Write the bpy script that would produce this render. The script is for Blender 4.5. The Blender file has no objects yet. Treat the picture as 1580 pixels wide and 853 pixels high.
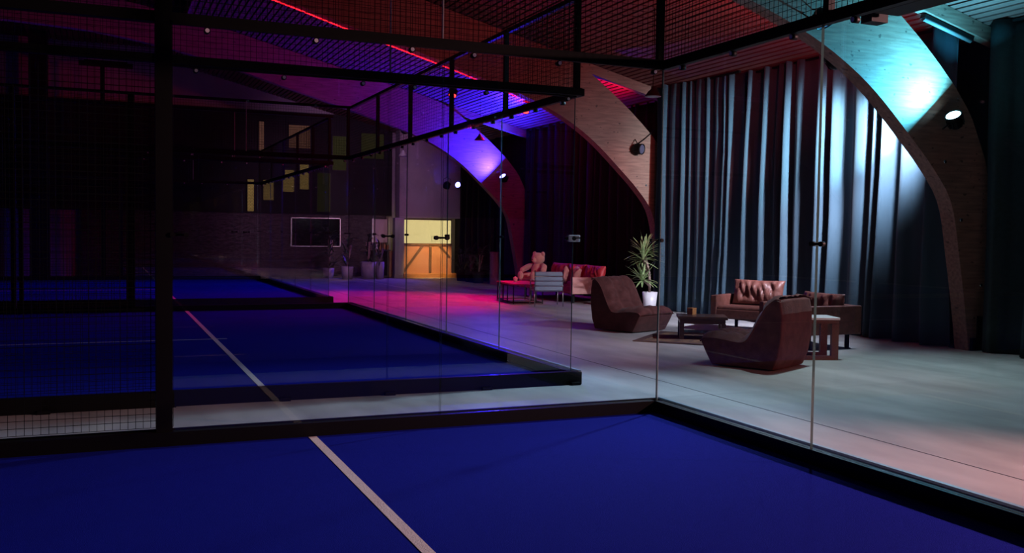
import bpy, bmesh, math, random
from mathutils import Vector, Matrix, noise
random.seed(7)
S = bpy.context.scene
C = S.collection
PI = math.pi
R = math.radians

# ------------------------------------------------------------ camera, world, exposure
cam_d = bpy.data.cameras.new('camera'); cam = bpy.data.objects.new('camera', cam_d); C.objects.link(cam)
S.camera = cam
cx, cy, cz, yaw, pitch, roll, fpx = -4.452, -7.1603, 1.5399, 0.4038, -0.0446, 0.0140, 1476.1
F = Vector((math.sin(yaw)*math.cos(pitch), math.cos(yaw)*math.cos(pitch), math.sin(pitch)))
RR = Vector((math.cos(yaw), -math.sin(yaw), 0)); UU = RR.cross(F)
R2 = RR*math.cos(roll)+UU*math.sin(roll); U2 = -RR*math.sin(roll)+UU*math.cos(roll)
mw = Matrix((( R2.x, U2.x, -F.x, cx), (R2.y, U2.y, -F.y, cy), (R2.z, U2.z, -F.z, cz), (0, 0, 0, 1)))
cam.matrix_world = mw
cam_d.sensor_fit = 'HORIZONTAL'; cam_d.sensor_width = 36.0; cam_d.lens = 36.0*fpx/1580.0
cam_d.clip_start = 0.05; cam_d.clip_end = 200

S.view_settings.view_transform = 'Standard'; S.view_settings.look = 'None'
S.view_settings.gamma = 1.0; S.view_settings.exposure = 0.0
try: S.view_settings.use_curve_mapping = False
except Exception: pass
try:
    S.cycles.transparent_max_bounces = 40
    S.cycles.max_bounces = 14
except Exception: pass
wd = bpy.data.worlds.new('world'); S.world = wd; wd.use_nodes = True
bg = wd.node_tree.nodes['Background']; bg.inputs[0].default_value = (0.5, 0.5, 0.8, 1); bg.inputs[1].default_value = 0.0015

def aim(o, d, up='Y'):
    o.rotation_euler = Vector(d).normalized().to_track_quat('-Z', up).to_euler()
def area(name, loc, d, power, col, size=0.16, spread=180, parent=None):
    l = bpy.data.lights.new(name, 'AREA'); l.shape = 'DISK'; l.size = size; l.energy = power; l.color = col; l.spread = R(spread)
    o = bpy.data.objects.new(name, l); C.objects.link(o); o.location = loc; aim(o, d); return o
def spot(name, loc, d, power, col, ang=60, blend=.6, size=.05):
    l = bpy.data.lights.new(name, 'SPOT'); l.energy = power; l.color = col; l.spot_size = R(ang); l.spot_blend = blend; l.shadow_soft_size = size
    o = bpy.data.objects.new(name, l); C.objects.link(o); o.location = loc; aim(o, d); return o
def point(name, loc, power, col, size=.08):
    l = bpy.data.lights.new(name, 'POINT'); l.energy = power; l.color = col; l.shadow_soft_size = size
    o = bpy.data.objects.new(name, l); C.objects.link(o); o.location = loc; return o

CYAN = (0.065, 0.58, 0.92); BLUE = (0.014, 0.010, 1.0); RED = (1.0, 0.01, 0.05); LILAC = (0.74, 0.80, 1.0)
# cyan uplight on the front of the near arch
area('cyan_uplight_glow', (6.00, 2.38, 3.40), (-.66, .10, .72), 330, CYAN, .16)
spot('cyan_uplight_beam', (6.02, 2.50, 3.38), (-.64, .20, .70), 75, (.20, .85, 1.0), 24, 1.0, .03)
# lilac white lamp on the rear of the near arch
spot('white_lamp_glow', (6.22, 3.20, 3.32), (.24, .90, -.34), 1400, LILAC, 92, .9, .08)
spot('white_lamp_floor', (6.1, 3.25, 3.30), (-.50, .52, -.72), 620, LILAC, 84, .8)
spot('white_lamp_far_floor', (6.1, 3.25, 3.30), (-.06, 5.4, -3.3), 1500, (.86, .80, 1.0), 44, .9)
spot('white_lamp_beam', (6.30, 3.22, 3.32), (.26, .96, -.06), 3200, (.60, .88, 1.0), 46, .9)
# pink lamp on the rear of the near arch, aimed down the hall
spot('pink_lamp_beam', (5.75, 3.30, 3.60), (.04, 1.0, -.19), 680, (1.0, .20, .18), 25, .8)
# warm pinkish lamp behind the camera's right, on the next arch
spot('warm_lamp_beam', (6.0, -4.85, 3.40), (-9.5, 1.2, -3.4), 3900, (1.0, .50, .50), 74, .8, .12)
spot('red_lamp_beam', (6.0, -4.80, 3.20), (-3.0, 6.9, -2.7), 420, (1.0, .20, .14), 30, .8, .12)
# cool spots added before the near arch for light bounced off it
spot('cool_bounce_beam', (3.75, 2.36, 4.06), (.10, -.40, -.86), 450, (.66, .93, 1.0), 90, .8, .12)
spot('cool_bounce_left', (3.75, 2.36, 4.06), (-5.4, -1.7, -4.0), 1250, (.55, .78, 1.0), 62, .9, .12)
# red floods under the ceiling of the middle bay
point('red_flood_glow', (5.40, 15.55, 4.62), 45, RED, .08)
spot('red_flood_down', (5.30, 15.0, 4.45), (-.66, -.12, -.74), 2700, (1.0, .004, .14), 80, .8)
# unseen red lamp added on the rear of the middle arch
area('red_rear_fill', (5.85, 11.2, 3.45), (-.90, .35, .30), 110, (1.0, .006, .02), .16)
spot('red_rear_fill_beam', (5.80, 11.25, 3.55), (-.35, .50, 1.0), 260, (1.0, .006, .02), 110, .8, .08)
# unseen uplight added behind the near arch to redden the ceiling
area('red_ceiling_fill', (4.5, 3.15, 4.05), (-.10, .60, .80), 110, (1.0, .05, .07), .15, 160)
# blue uplights
area('blue_uplight_glow', (5.98, 18.34, 3.34), (-.70, -.05, .70), 1700, BLUE, .16)
spot('blue_uplight_beam', (6.0, 18.43, 3.32), (-.66, .12, .74), 260, BLUE, 44, .9)
spot('blue_far_glow', (7.0, 24.6, 3.26), (-.92, -.45, -.55), 900, (.12, .03, 1.0), 66, .8)
# warm spot added to light the bar brick
spot('bar_warm_fill', (6.0, 22.9, 3.0), (0.0, .64, -.80), 1500, (1.0, .62, .22), 40, .6)
spot('purple_fill_beam', (3.4, 19.15, 4.30), (-.02, .97, -.30), 640, (.74, .34, .74), 78, .8)  # unseen purple spot added to tint the end wall

# ------------------------------------------------------------ materials
def mat(name, col, rough=.6, metal=0, noise_amt=0, nscale=20, col2=None, spec=.5, bump=0, bscale=None, stretch=None, sheen=0, coat=0):
    m = bpy.data.materials.new(name); m.use_nodes = True; nt = m.node_tree; b = nt.nodes['Principled BSDF']
    b.inputs['Base Color'].default_value = (*col, 1); b.inputs['Roughness'].default_value = rough; b.inputs['Metallic'].default_value = metal
    b.inputs['Specular IOR Level'].default_value = spec
    if sheen: b.inputs['Sheen Weight'].default_value = sheen
    if coat: b.inputs['Coat Weight'].default_value = coat
    tc = nt.nodes.new('ShaderNodeTexCoord'); mp = nt.nodes.new('ShaderNodeMapping'); nt.links.new(tc.outputs['Object'], mp.inputs[0])
    if stretch: mp.inputs['Scale'].default_value = stretch
    n = nt.nodes.new('ShaderNodeTexNoise'); n.inputs['Scale'].default_value = nscale; n.inputs['Detail'].default_value = 5
    nt.links.new(mp.outputs[0], n.inputs['Vector'])
    c2 = col2 if col2 else tuple(c*(1-noise_amt) for c in col)
    mx = nt.nodes.new('ShaderNodeMix'); mx.data_type = 'RGBA'
    cr = nt.nodes.new('ShaderNodeMapRange'); cr.inputs[1].default_value = .35; cr.inputs[2].default_value = .65
    nt.links.new(n.outputs[0], cr.inputs[0]); nt.links.new(cr.outputs[0], mx.inputs[0])
    mx.inputs[6].default_value = (*col, 1); mx.inputs[7].default_value = (*c2, 1)
    nt.links.new(mx.outputs[2], b.inputs['Base Color'])
    if bump:
        n2 = nt.nodes.new('ShaderNodeTexNoise'); n2.inputs['Scale'].default_value = bscale or nscale; n2.inputs['Detail'].default_value = 4
        nt.links.new(mp.outputs[0], n2.inputs['Vector'])
        bp = nt.nodes.new('ShaderNodeBump'); bp.inputs['Strength'].default_value = bump; bp.inputs['Distance'].default_value = .02
        nt.links.new(n2.outputs[0], bp.inputs['Height']); nt.links.new(bp.outputs[0], b.inputs['Normal'])
    return m
def emat(name, col, st):
    m = bpy.data.materials.new(name); m.use_nodes = True; nt = m.node_tree; nt.nodes.clear()
    e = nt.nodes.new('ShaderNodeEmission'); e.inputs[0].default_value = (*col, 1); e.inputs[1].default_value = st
    o = nt.nodes.new('ShaderNodeOutputMaterial'); nt.links.new(e.outputs[0], o.inputs[0]); return m
def glassmat(name, tint=(.985, .985, .985), refl=1.0):
    m = bpy.data.materials.new(name); m.use_nodes = True; nt = m.node_tree; nt.nodes.clear()
    t = nt.nodes.new('ShaderNodeBsdfTransparent'); t.inputs[0].default_value = (*tint, 1)
    g = nt.nodes.new('ShaderNodeBsdfGlossy'); g.inputs['Roughness'].default_value = 0.0; g.inputs[0].default_value = (refl, refl, refl, 1)
    ge = nt.nodes.new('ShaderNodeNewGeometry'); dt = nt.nodes.new('ShaderNodeVectorMath'); dt.operation = 'DOT_PRODUCT'
    nt.links.new(ge.outputs['Incoming'], dt.inputs[0]); nt.links.new(ge.outputs['Normal'], dt.inputs[1])
    def mth(op, a, v=None, c=None):
        n = nt.nodes.new('ShaderNodeMath'); n.operation = op; nt.links.new(a, n.inputs[0])
        if v is not None: n.inputs[1].default_value = v
        if c is not None: n.inputs[2].default_value = c
        return n.outputs[0]
    ab = mth('ABSOLUTE', dt.outputs['Value']); iv = mth('SUBTRACT', ab, 1.0); iv = mth('ABSOLUTE', iv); pw = mth('POWER', iv, 5.0); fr = mth('MULTIPLY_ADD', pw, .95, .038)
    x = nt.nodes.new('ShaderNodeMixShader'); o = nt.nodes.new('ShaderNodeOutputMaterial')
    nt.links.new(fr, x.inputs[0]); nt.links.new(t.outputs[0], x.inputs[1]); nt.links.new(g.outputs[0], x.inputs[2]); nt.links.new(x.outputs[0], o.inputs[0])
    return m
def brickmat(name, c1, c2, mortar, scale=4, rough=.85, bw=.5, rh=.25, ms=.02):
    m = bpy.data.materials.new(name); m.use_nodes = True; nt = m.node_tree; b = nt.nodes['Principled BSDF']
    tc = nt.nodes.new('ShaderNodeTexCoord'); sp = nt.nodes.new('ShaderNodeSeparateXYZ'); cb = nt.nodes.new('ShaderNodeCombineXYZ')
    nt.links.new(tc.outputs['Object'], sp.inputs[0]); ad = nt.nodes.new('ShaderNodeMath'); ad.operation = 'ADD'
    nt.links.new(sp.outputs[0], ad.inputs[0]); nt.links.new(sp.outputs[1], ad.inputs[1])
    nt.links.new(ad.outputs[0], cb.inputs[0]); nt.links.new(sp.outputs[2], cb.inputs[1])
    k = nt.nodes.new('ShaderNodeTexBrick'); k.inputs['Scale'].default_value = scale; k.inputs['Brick Width'].default_value = bw; k.inputs['Row Height'].default_value = rh
    k.inputs['Mortar Size'].default_value = ms
    k.inputs['Color1'].default_value = (*c1, 1); k.inputs['Color2'].default_value = (*c2, 1); k.inputs['Mortar'].default_value = (*mortar, 1)
    nt.links.new(cb.outputs[0], k.inputs['Vector']); nt.links.new(k.outputs['Color'], b.inputs['Base Color'])
    bp = nt.nodes.new('ShaderNodeBump'); bp.inputs['Strength'].default_value = .6; bp.invert = True; bp.inputs['Distance'].default_value = .02
    nt.links.new(k.outputs['Fac'], bp.inputs['Height']); nt.links.new(bp.outputs[0], b.inputs['Normal'])
    b.inputs['Roughness'].default_value = rough
    return m

M = {}
M['concrete'] = mat('polished_concrete', (.45, .45, .44), .55, noise_amt=.32, nscale=2.2, bump=.06, bscale=9, spec=.45, stretch=(1, .35, 1))
M['turf'] = mat('blue_turf', (.008, .016, .34), .95, nscale=260, col2=(.005, .010, .26), spec=.05, bump=.5, bscale=300)
M['line'] = mat('line_marking', (.80, .74, .72), .9, noise_amt=.25, nscale=120, spec=.1, bump=.3)
M['black'] = mat('black_powdercoat', (.0035, .0035, .004), .5, spec=.2)
M['blackm'] = mat('black_matte', (.008, .008, .009), .8, spec=.2)
M['wire'] = mat('black_wire', (.003, .003, .0035), .6, spec=.15)
M['steel'] = mat('steel', (.55, .55, .55), .25, 1)
M['glass'] = glassmat('court_glass')
M['glassedge'] = mat('glass_edge', (.05, .10, .095), .12, spec=.8, coat=.3)
M['wood'] = mat('glulam_spruce', (.28, .145, .105), .6, nscale=3.0, col2=(.17, .085, .060), stretch=(.8, 8, 9), bump=.12, bscale=14)
def knots(m, sc, th=.71):
    nt = m.node_tree; b = nt.nodes['Principled BSDF']; lk = b.inputs['Base Color'].links[0]; src = lk.from_socket
    tc = nt.nodes.new('ShaderNodeTexCoord'); mp = nt.nodes.new('ShaderNodeMapping'); mp.inputs['Scale'].default_value = (1, 1, 1.6); nt.links.new(tc.outputs['Object'], mp.inputs[0])
    n = nt.nodes.new('ShaderNodeTexNoise'); n.inputs['Scale'].default_value = sc; n.inputs['Detail'].default_value = 1; nt.links.new(mp.outputs[0], n.inputs['Vector'])
    r = nt.nodes.new('ShaderNodeMapRange'); r.inputs[1].default_value = th-.03; r.inputs[2].default_value = th+.03; nt.links.new(n.outputs[0], r.inputs[0])
    x = nt.nodes.new('ShaderNodeMix'); x.data_type = 'RGBA'; nt.links.new(r.outputs[0], x.inputs[0]); nt.links.new(src, x.inputs[6]); x.inputs[7].default_value = (.07, .035, .025, 1)
    nt.links.new(x.outputs[2], b.inputs['Base Color'])
knots(M['wood'], 11, .70)
M['slat'] = mat('ceiling_slat', (.20, .075, .060), .5, nscale=3, col2=(.13, .048, .040), stretch=(18, .6, 18), bump=.1)
M['dark'] = mat('dark_roof_board', (.012, .011, .011), .9)
M['curtain'] = mat('stage_curtain', (.055, .095, .125), .9, nscale=2.5, col2=(.040, .072, .098), spec=.1, stretch=(1, 1, .15), sheen=.1)
M['curtshade'] = mat('shaded_curtain', (.016, .015, .018), .9, spec=.1, noise_amt=.2)  # lack of light put into the fabric colour
M['curtshadeteal'] = mat('shaded_teal_curtain', (.022, .034, .036), .9, spec=.1, noise_amt=.2)  # darker copy of the curtain colour where light hardly reaches
M['wallw'] = mat('painted_wall', (.45, .42, .44), .8, noise_amt=.15, nscale=1.5)
M['channel'] = mat('aluminium_channel', (.20, .36, .44), .4, spec=.5, noise_amt=.1)  # cyan light on the metal put into its bluish colour
M['walld'] = mat('dark_wall', (.012, .011, .012), .85)
M['stone'] = brickmat('stone_cladding', (.20, .17, .18), (.075, .06, .065), (.015, .013, .015), 5, .8, .55, .13, .03)
M['brick'] = brickmat('orange_brick', (.55, .22, .10), (.45, .17, .075), (.62, .42, .28), 9, .85, .5, .22, .025)
M['beam'] = mat('dark_timber', (.16, .09, .05), .7, noise_amt=.4, nscale=12)
M['suede'] = mat('brown_suede', (.150, .050, .045), .85, nscale=9, col2=(.100, .030, .027), sheen=.08, spec=.2, bump=.25, bscale=60)
M['leather'] = mat('cognac_leather', (.17, .062, .048), .45, nscale=14, col2=(.115, .040, .030), bump=.25, bscale=45, spec=.4)
M['leatherred'] = mat('red_leather', (.50, .035, .040), .5, nscale=10, col2=(.38, .02, .03), bump=.2, bscale=30)
M['panel_leather'] = mat('sofa_side_leather', (.62, .32, .27), .55, noise_amt=.15, nscale=10)
M['greyfab'] = mat('grey_blue_fabric', (.30, .33, .40), .85, noise_amt=.15, nscale=60)
M['plush'] = mat('teddy_plush', (.80, .47, .36), 1, nscale=90, col2=(.62, .34, .25), bump=.8, bscale=120, sheen=.5)
M['darkwood'] = mat('dark_walnut', (.07, .034, .022), .4, noise_amt=.5, nscale=10, stretch=(1, 8, 8), coat=.2)
M['redwood'] = mat('reddish_wood', (.16, .055, .040), .5, noise_amt=.4, nscale=9, stretch=(8, 1, 8))
M['amber'] = mat('amber_wood', (.50, .22, .07), .5, noise_amt=.3, nscale=30)
M['whitep'] = mat('white_glaze', (.80, .78, .80), .35, noise_amt=.05)
M['greyp'] = mat('grey_planter', (.30, .27, .34), .6, noise_amt=.15, nscale=10)
M['trunk'] = mat('yucca_bark', (.50, .36, .30), .9, noise_amt=.45, nscale=30, bump=.7)
M['leaf'] = mat('yucca_leaf', (.20, .34, .12), .45, nscale=12, col2=(.42, .50, .24), spec=.5)
M['dleaf'] = mat('dark_leaf', (.045, .080, .045), .4, noise_amt=.4, nscale=12)
M['soil'] = mat('soil', (.03, .02, .015), 1, noise_amt=.4, nscale=50)
M['cream'] = emat('lit_panel', (1.0, .80, .34), 1.25)
M['screen'] = mat('tv_screen', (.006, .006, .008), .06, spec=.8)
M['alu'] = mat('brushed_aluminium', (.62, .60, .62), .35, .6, noise_amt=.1)
M['doorw'] = mat('pale_door_panel', (.52, .36, .44), .6, noise_amt=.06)
M['ink'] = mat('black_print', (.01, .01, .01), .7)
M['rug'] = mat('rug_wool', (.26, .15, .08), 1, nscale=7, col2=(.07, .045, .04), bump=.5, bscale=80)
M['rug2'] = mat('rug_band', (.08, .035, .035), 1, noise_amt=.4, nscale=30)
M['reflbrick'] = brickmat('warm_brick_reflection', (.8, .6, .3), (.7, .5, .25), (.5, .4, .2), 6)
M['lenscyan'] = emat('cyan_lens', (.45, .85, 1.0), 14)
M['lensblue'] = emat('blue_lens', (.25, .25, 1.0), 14)
M['lensoff'] = mat('unlit_lens', (.10, .10, .16), .12, spec=.8)
M['redsoffit'] = emat('red_soffit', (1.0, .01, .02), 3.0)
M['addedlenswarm'] = emat('added_warm_lens', (1.0, .7, .35), 2.0)
M['lensred'] = emat('red_lens', (1.0, .03, .03), 9)
M['shadein'] = mat('pendant_inner', (.5, .5, .52), .4)
M['tube'] = mat('opal_tube', (.20, .18, .18), .4)
M['redcup'] = mat('pink_cup', (.75, .30, .30), .4)

# ------------------------------------------------------------ mesh helpers
class MB:
    def __init__(s): s.bm = bmesh.new(); s.mi = 0
    def _f(s, vs, mi=None, smooth=False):
        try: f = s.bm.faces.new(vs)
        except ValueError: return None
        f.material_index = s.mi if mi is None else mi; f.smooth = smooth; return f
    def box(s, c, d, rz=0, rot=None, bev=0):
        m = Matrix.Translation(c) @ (rot.to_4x4() if rot is not None else Matrix.Rotation(rz, 4, 'Z'))
        if bev:
            r = bmesh.ops.create_cube(s.bm, size=1, matrix=m @ Matrix.Diagonal((*d, 1)))
            es = list({e for v in r['verts'] for e in v.link_edges})
            b = bmesh.ops.bevel(s.bm, geom=es, offset=min(bev, min(d)*.45), segments=2, affect='EDGES', profile=.5)
            for f in b['faces']: f.material_index = s.mi
            for v in r['verts']:
                if v.is_valid:
                    for f in v.link_faces: f.material_index = s.mi
            return
        v = [s.bm.verts.new(m @ Vector((x*d[0]/2, y*d[1]/2, z*d[2]/2))) for x in (-1, 1) for y in (-1, 1) for z in (-1, 1)]
        for q in ((0, 1, 3, 2), (4, 6, 7, 5), (0, 4, 5, 1), (2, 3, 7, 6), (0, 2, 6, 4), (1, 5, 7, 3)): s._f([v[i] for i in q])
    def cyl(s, p0, p1, r0, r1=None, n=16, caps=True, smooth=True):
        r1 = r0 if r1 is None else r1; p0 = Vector(p0); p1 = Vector(p1); q = (p1-p0).to_track_quat('Z', 'Y')
        a = [s.bm.verts.new(p0+q @ Vector((r0*math.cos(2*PI*i/n), r0*math.sin(2*PI*i/n), 0))) for i in range(n)]
        b = [s.bm.verts.new(p1+q @ Vector((r1*math.cos(2*PI*i/n), r1*math.sin(2*PI*i/n), 0))) for i in range(n)]
        for i in range(n): s._f([a[i], a[(i+1) % n], b[(i+1) % n], b[i]], smooth=smooth)
        if caps: s._f(a[::-1]); s._f(b)
    def tube(s, pts, r, n=8):
        pts = [Vector(p) for p in pts]; rs = r if isinstance(r, (list, tuple)) else [r]*len(pts); rings = []
        for i, p in enumerate(pts):
            d = (pts[min(i+1, len(pts)-1)]-pts[max(i-1, 0)]).normalized(); q = d.to_track_quat('Z', 'Y')
            rings.append([s.bm.verts.new(p+q @ Vector((rs[i]*math.cos(2*PI*k/n), rs[i]*math.sin(2*PI*k/n), 0))) for k in range(n)])
        for a, b in zip(rings, rings[1:]):
            for k in range(n): s._f([a[k], a[(k+1) % n], b[(k+1) % n], b[k]], smooth=True)
        s._f(rings[0][::-1]); s._f(rings[-1])
    def lathe(s, prof, c=(0, 0, 0), n=32, mis=None):
        rings = []
        for r, z in prof: rings.append([s.bm.verts.new((c[0]+r*math.cos(2*PI*k/n), c[1]+r*math.sin(2*PI*k/n), c[2]+z)) for k in range(n)] if r > 1e-5 else [s.bm.verts.new((c[0], c[1], c[2]+z))])
        for j, (a, b) in enumerate(zip(rings, rings[1:])):
            mi = mis[j] if mis else None
            for k in range(n):
                if len(a) == 1 and len(b) == 1: continue
                if len(a) == 1: s._f([a[0], b[(k+1) % n], b[k]], mi, True)
                elif len(b) == 1: s._f([a[k], a[(k+1) % n], b[0]], mi, True)
                else: s._f([a[k], a[(k+1) % n], b[(k+1) % n], b[k]], mi, True)
    def prism_xz(s, poly, y0, y1):
        a = [s.bm.verts.new((x, y0, z)) for x, z in poly]; b = [s.bm.verts.new((x, y1, z)) for x, z in poly]; n = len(poly)
        s._f(a); s._f(b[::-1])
        for i in range(n): s._f([a[i], b[i], b[(i+1) % n], a[(i+1) % n]])
    def ell(s, c, r, rot=None, seg=20, ring=14):
        m = Matrix.Translation(c) @ (rot.to_4x4() if rot is not None else Matrix.Identity(4)) @ Matrix.Diagonal((*r, 1))
        x = bmesh.ops.create_uvsphere(s.bm, u_segments=seg, v_segments=ring, radius=1, matrix=m)
        for v in x['verts']:
            for f in v.link_faces: f.smooth = True; f.material_index = s.mi
    def pillow(s, c, d, rot=None, e=.45, n=22, wr=0.0, seed=0, pinch=.25):
        """soft cushion: d = (width x, thickness y, height z)"""
        m = Matrix.Translation(c) @ (rot.to_4x4() if rot is not None else Matrix.Identity(4))
        g = {}
        for side in (-1, 1):
            for i in range(n+1):
                for j in range(n+1):
                    u = -1+2*i/n; v = -1+2*j/n
                    edge = (i in (0, n) or j in (0, n))
                    if side == 1 and edge: g[(1, i, j)] = g[(-1, i, j)]; continue
                    t = ((1-abs(u)**2.6)*(1-abs(v)**2.6))**e
                    pu = u*(1-pinch*.22*(1-v*v)*abs(u)**3); pv = v*(1-pinch*.22*(1-u*u)*abs(v)**3)
                    w = wr*(noise.noise(Vector((u*3.5+seed, v*1.3, side*2+seed)))+.8*noise.noise(Vector((u*9+v*1.5+seed, v*1.1, side+seed))))*t
                    p = Vector((pu*d[0]/2, side*(t*d[1]/2+w), pv*d[2]/2))
                    g[(side, i, j)] = s.bm.verts.new(m @ p)
        for side in (-1, 1):
            for i in range(n):
                for j in range(n):
                    q = [g[(side, i, j)], g[(side, i+1, j)], g[(side, i+1, j+1)], g[(side, i, j+1)]]
                    s._f(q if side == -1 else q[::-1], smooth=True)
    def build(s, name, m, parent=None, recalc=True):
        if recalc: bmesh.ops.recalc_face_normals(s.bm, faces=s.bm.faces[:])
        me = bpy.data.meshes.new(name); s.bm.to_mesh(me); s.bm.free()
        for x in (m if isinstance(m, (list, tuple)) else [m]): me.materials.append(x)
        o = bpy.data.objects.new(name, me); C.objects.link(o)
        if parent is not None: o.parent = parent
        return o
def tag(o, label, cat, group=None):
    o['label'] = label; o['category'] = cat
    if group: o['group'] = group
    return o
def thing(name, label, cat, loc=(0, 0, 0), rz=0, group=None):
    o = bpy.data.objects.new(name, None); C.objects.link(o); o.location = loc; o.rotation_euler = (0, 0, rz); o.empty_display_size = .1
    return tag(o, label, cat, group)
def struct(name, mb, m): o = mb.build(name, m); o['kind'] = 'structure'; return o
def dup(root, loc=None, rz=None, label=None):
    def cp(o, par):
        c = o.copy(); C.objects.link(c)
        if par is not None: c.parent = par
        for ch in list(o.children): cp(ch, c)
        return c
    r = cp(root, None)
    if loc is not None: r.location = loc
    if rz is not None: r.rotation_euler = (0, 0, rz)
    if label: r['label'] = label
    return r
def one(name, fn, m, parent=None):
    b = MB(); fn(b); return b.build(name, m, parent)

FZ = -0.03
# ------------------------------------------------------------ room shell
b = MB(); b.box((-7, 5, FZ-.1), (30, 46, .2)); struct('floor', b, M['concrete'])
b = MB()
for (a, c) in (((1.12, 13.0), (1.08, -12.0)), ((6.0, -8.0), (6.0, 26)),):
    pass
b.box((1.10, 6.2, FZ+.0005), (.012, 39, .001)); struct('trim_1', b, M['blackm'])
b = MB(); b.box((7.6, 5, 2.4), (.3, 46, 5.4)); struct('wall_right', b, M['walld'])
b = MB(); b.box((-21.5, 5, 3.5), (.3, 46, 8)); struct('wall_left', b, M['walld'])
b = MB(); b.box((-7, -17.6, 3.5), (30, .3, 8)); struct('wall_front', b, M['walld'])
b = MB(); b.box((-7, 26.25, 3.5), (30, .3, 8)); struct('wall_back', b, M['wallw'])
def ceil_z(x): return 6.05-.25*(x-1.2)
b = MB()
sl = math.atan(.25); rot = Matrix.Rotation(sl, 3, 'Y')
x0, x1 = -2.45, 7.6; xm = (x0+x1)/2; L = (x1-x0)/math.cos(sl)
b.mi = 1; b.box((xm, 5, ceil_z(xm)+.10), (L, 45, .10), rot=rot)
b.mi = 0; x = x0+.05
while x < 7.55:
    b.box((x, 5, ceil_z(x)+.018), (.094, 45, .045), rot=rot); x += .135*math.cos(sl)
b.box((x0-.03, 5, ceil_z(x0)+.12), (.05, 45, .34))
b.mi = 1; b.box((-12, 5, 7.45), (19.2, 45, .10)); b.mi = 0
for k in range(24): b.box((-2.8-.16*k, 5, 7.38), (.12, 45, .03))
struct('ceiling', b, [M['slat'], M['dark']])
# dark gallery band and glazing on the end wall
b = MB(); b.box((-2.55, 26.02, 3.84), (15.1, .16, 3.46)); b.mi = 0; struct('trim_2', b, M['walld'])
b = MB(); b.box((-.15, 26.0, 1.06), (9.9, .2, 2.16)); struct('trim_3', b, M['stone'])
b = MB(); b.box((-.15, 25.97, 2.15), (9.9, .28, .05)); struct('trim_4', b, M['walld'])

# glowing framed patches standing in for reflections in the dark glazing
lit = emat('reflection_glow', (.55, .36, .16), .30)
def reflmat(name, st, col, sc=5):
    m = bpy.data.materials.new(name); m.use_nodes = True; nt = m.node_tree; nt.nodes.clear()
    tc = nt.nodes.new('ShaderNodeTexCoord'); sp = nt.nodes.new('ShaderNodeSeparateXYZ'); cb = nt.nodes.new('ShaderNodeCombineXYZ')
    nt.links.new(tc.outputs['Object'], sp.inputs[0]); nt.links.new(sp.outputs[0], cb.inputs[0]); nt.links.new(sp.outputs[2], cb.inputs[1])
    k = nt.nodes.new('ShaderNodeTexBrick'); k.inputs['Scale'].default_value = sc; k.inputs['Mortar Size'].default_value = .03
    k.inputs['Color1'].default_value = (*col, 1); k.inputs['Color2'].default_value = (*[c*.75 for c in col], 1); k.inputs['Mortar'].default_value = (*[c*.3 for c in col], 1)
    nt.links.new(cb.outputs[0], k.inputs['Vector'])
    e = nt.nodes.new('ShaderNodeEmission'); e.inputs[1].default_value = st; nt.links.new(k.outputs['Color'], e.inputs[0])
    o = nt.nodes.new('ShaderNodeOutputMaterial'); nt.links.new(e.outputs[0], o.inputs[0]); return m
wa = reflmat('warm_reflection', .30, (.95, .58, .20)); wb = reflmat('rosy_reflection', .13, (.95, .40, .30), 9); wc = reflmat('dim_reflection', .035, (.9, .75, .35), 7)
refls = [(-.02, .22, 2.15, 3.25, wa), (.50, .86, 2.55, 3.25, wa), (1.15, 1.55, 2.85, 3.62, wa), (1.72, 2.05, 2.95, 3.95, wa),
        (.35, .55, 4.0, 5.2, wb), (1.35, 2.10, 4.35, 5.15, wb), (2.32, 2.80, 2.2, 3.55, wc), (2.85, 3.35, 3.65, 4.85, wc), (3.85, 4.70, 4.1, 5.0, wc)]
for i, (xa, xb, za, zb, m) in enumerate(refls):
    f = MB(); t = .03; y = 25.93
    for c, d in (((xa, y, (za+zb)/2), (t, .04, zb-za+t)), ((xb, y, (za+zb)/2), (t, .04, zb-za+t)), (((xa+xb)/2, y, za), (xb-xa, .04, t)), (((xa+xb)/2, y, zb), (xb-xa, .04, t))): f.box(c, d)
    w = f.build('glazing_reflection_%d' % (i+1), M['black']); w['kind'] = 'structure'
    g = MB(); g.box(((xa+xb)/2, y+.005, (za+zb)/2), (xb-xa-.02, .012, zb-za-.02)); g.build('pane', m, w)  # glowing patch standing in for a reflection

# ------------------------------------------------------------ timber arches
low = [(6.86, -.03), (6.76, .6), (6.62, 1.3), (6.44, 2.05), (6.08, 2.52), (5.62, 2.96), (5.15, 3.38), (4.72, 3.70), (4.2, 4.00), (3.75, 4.20), (3.2, 4.40), (2.6, 4.59), (1.85, 4.82), (.6, 5.17), (-.3, 5.42), (-1.5, 5.77), (-2.8, 6.08), (-4.6, 6.36), (-6.6, 6.46)]
up = [(-6.6, 7.33), (-4.6, 7.30), (-2.8, 6.97), (-2.4, 6.93), (1.2, 6.03), (4.0, 5.33), (4.45, 5.18), (4.85, 4.94), (5.3, 4.62), (5.75, 4.28), (6.1, 3.98), (6.42, 3.68), (6.75, 3.30), (7.05, 2.7), (7.3, 1.8), (7.38, .9), (7.40, -.03)]
def smooth(pts, n=4):
    out = []
    for i in range(len(pts)-1):
        p0 = pts[max(i-1, 0)]; p1 = pts[i]; p2 = pts[i+1]; p3 = pts[min(i+2, len(pts)-1)]
        for k in range(n):
            t = k/n; q = []
            for a in range(2):
                q.append(.5*((2*p1[a])+(-p0[a]+p2[a])*t+(2*p0[a]-5*p1[a]+4*p2[a]-p3[a])*t*t+(-p0[a]+3*p1[a]-3*p2[a]+p3[a])*t**3))
            out.append(tuple(q))
    out.append(pts[-1]); return out
LS = smooth(low)
def up_z(x):  # top edge at a given x along the straight part
    return None
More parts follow.
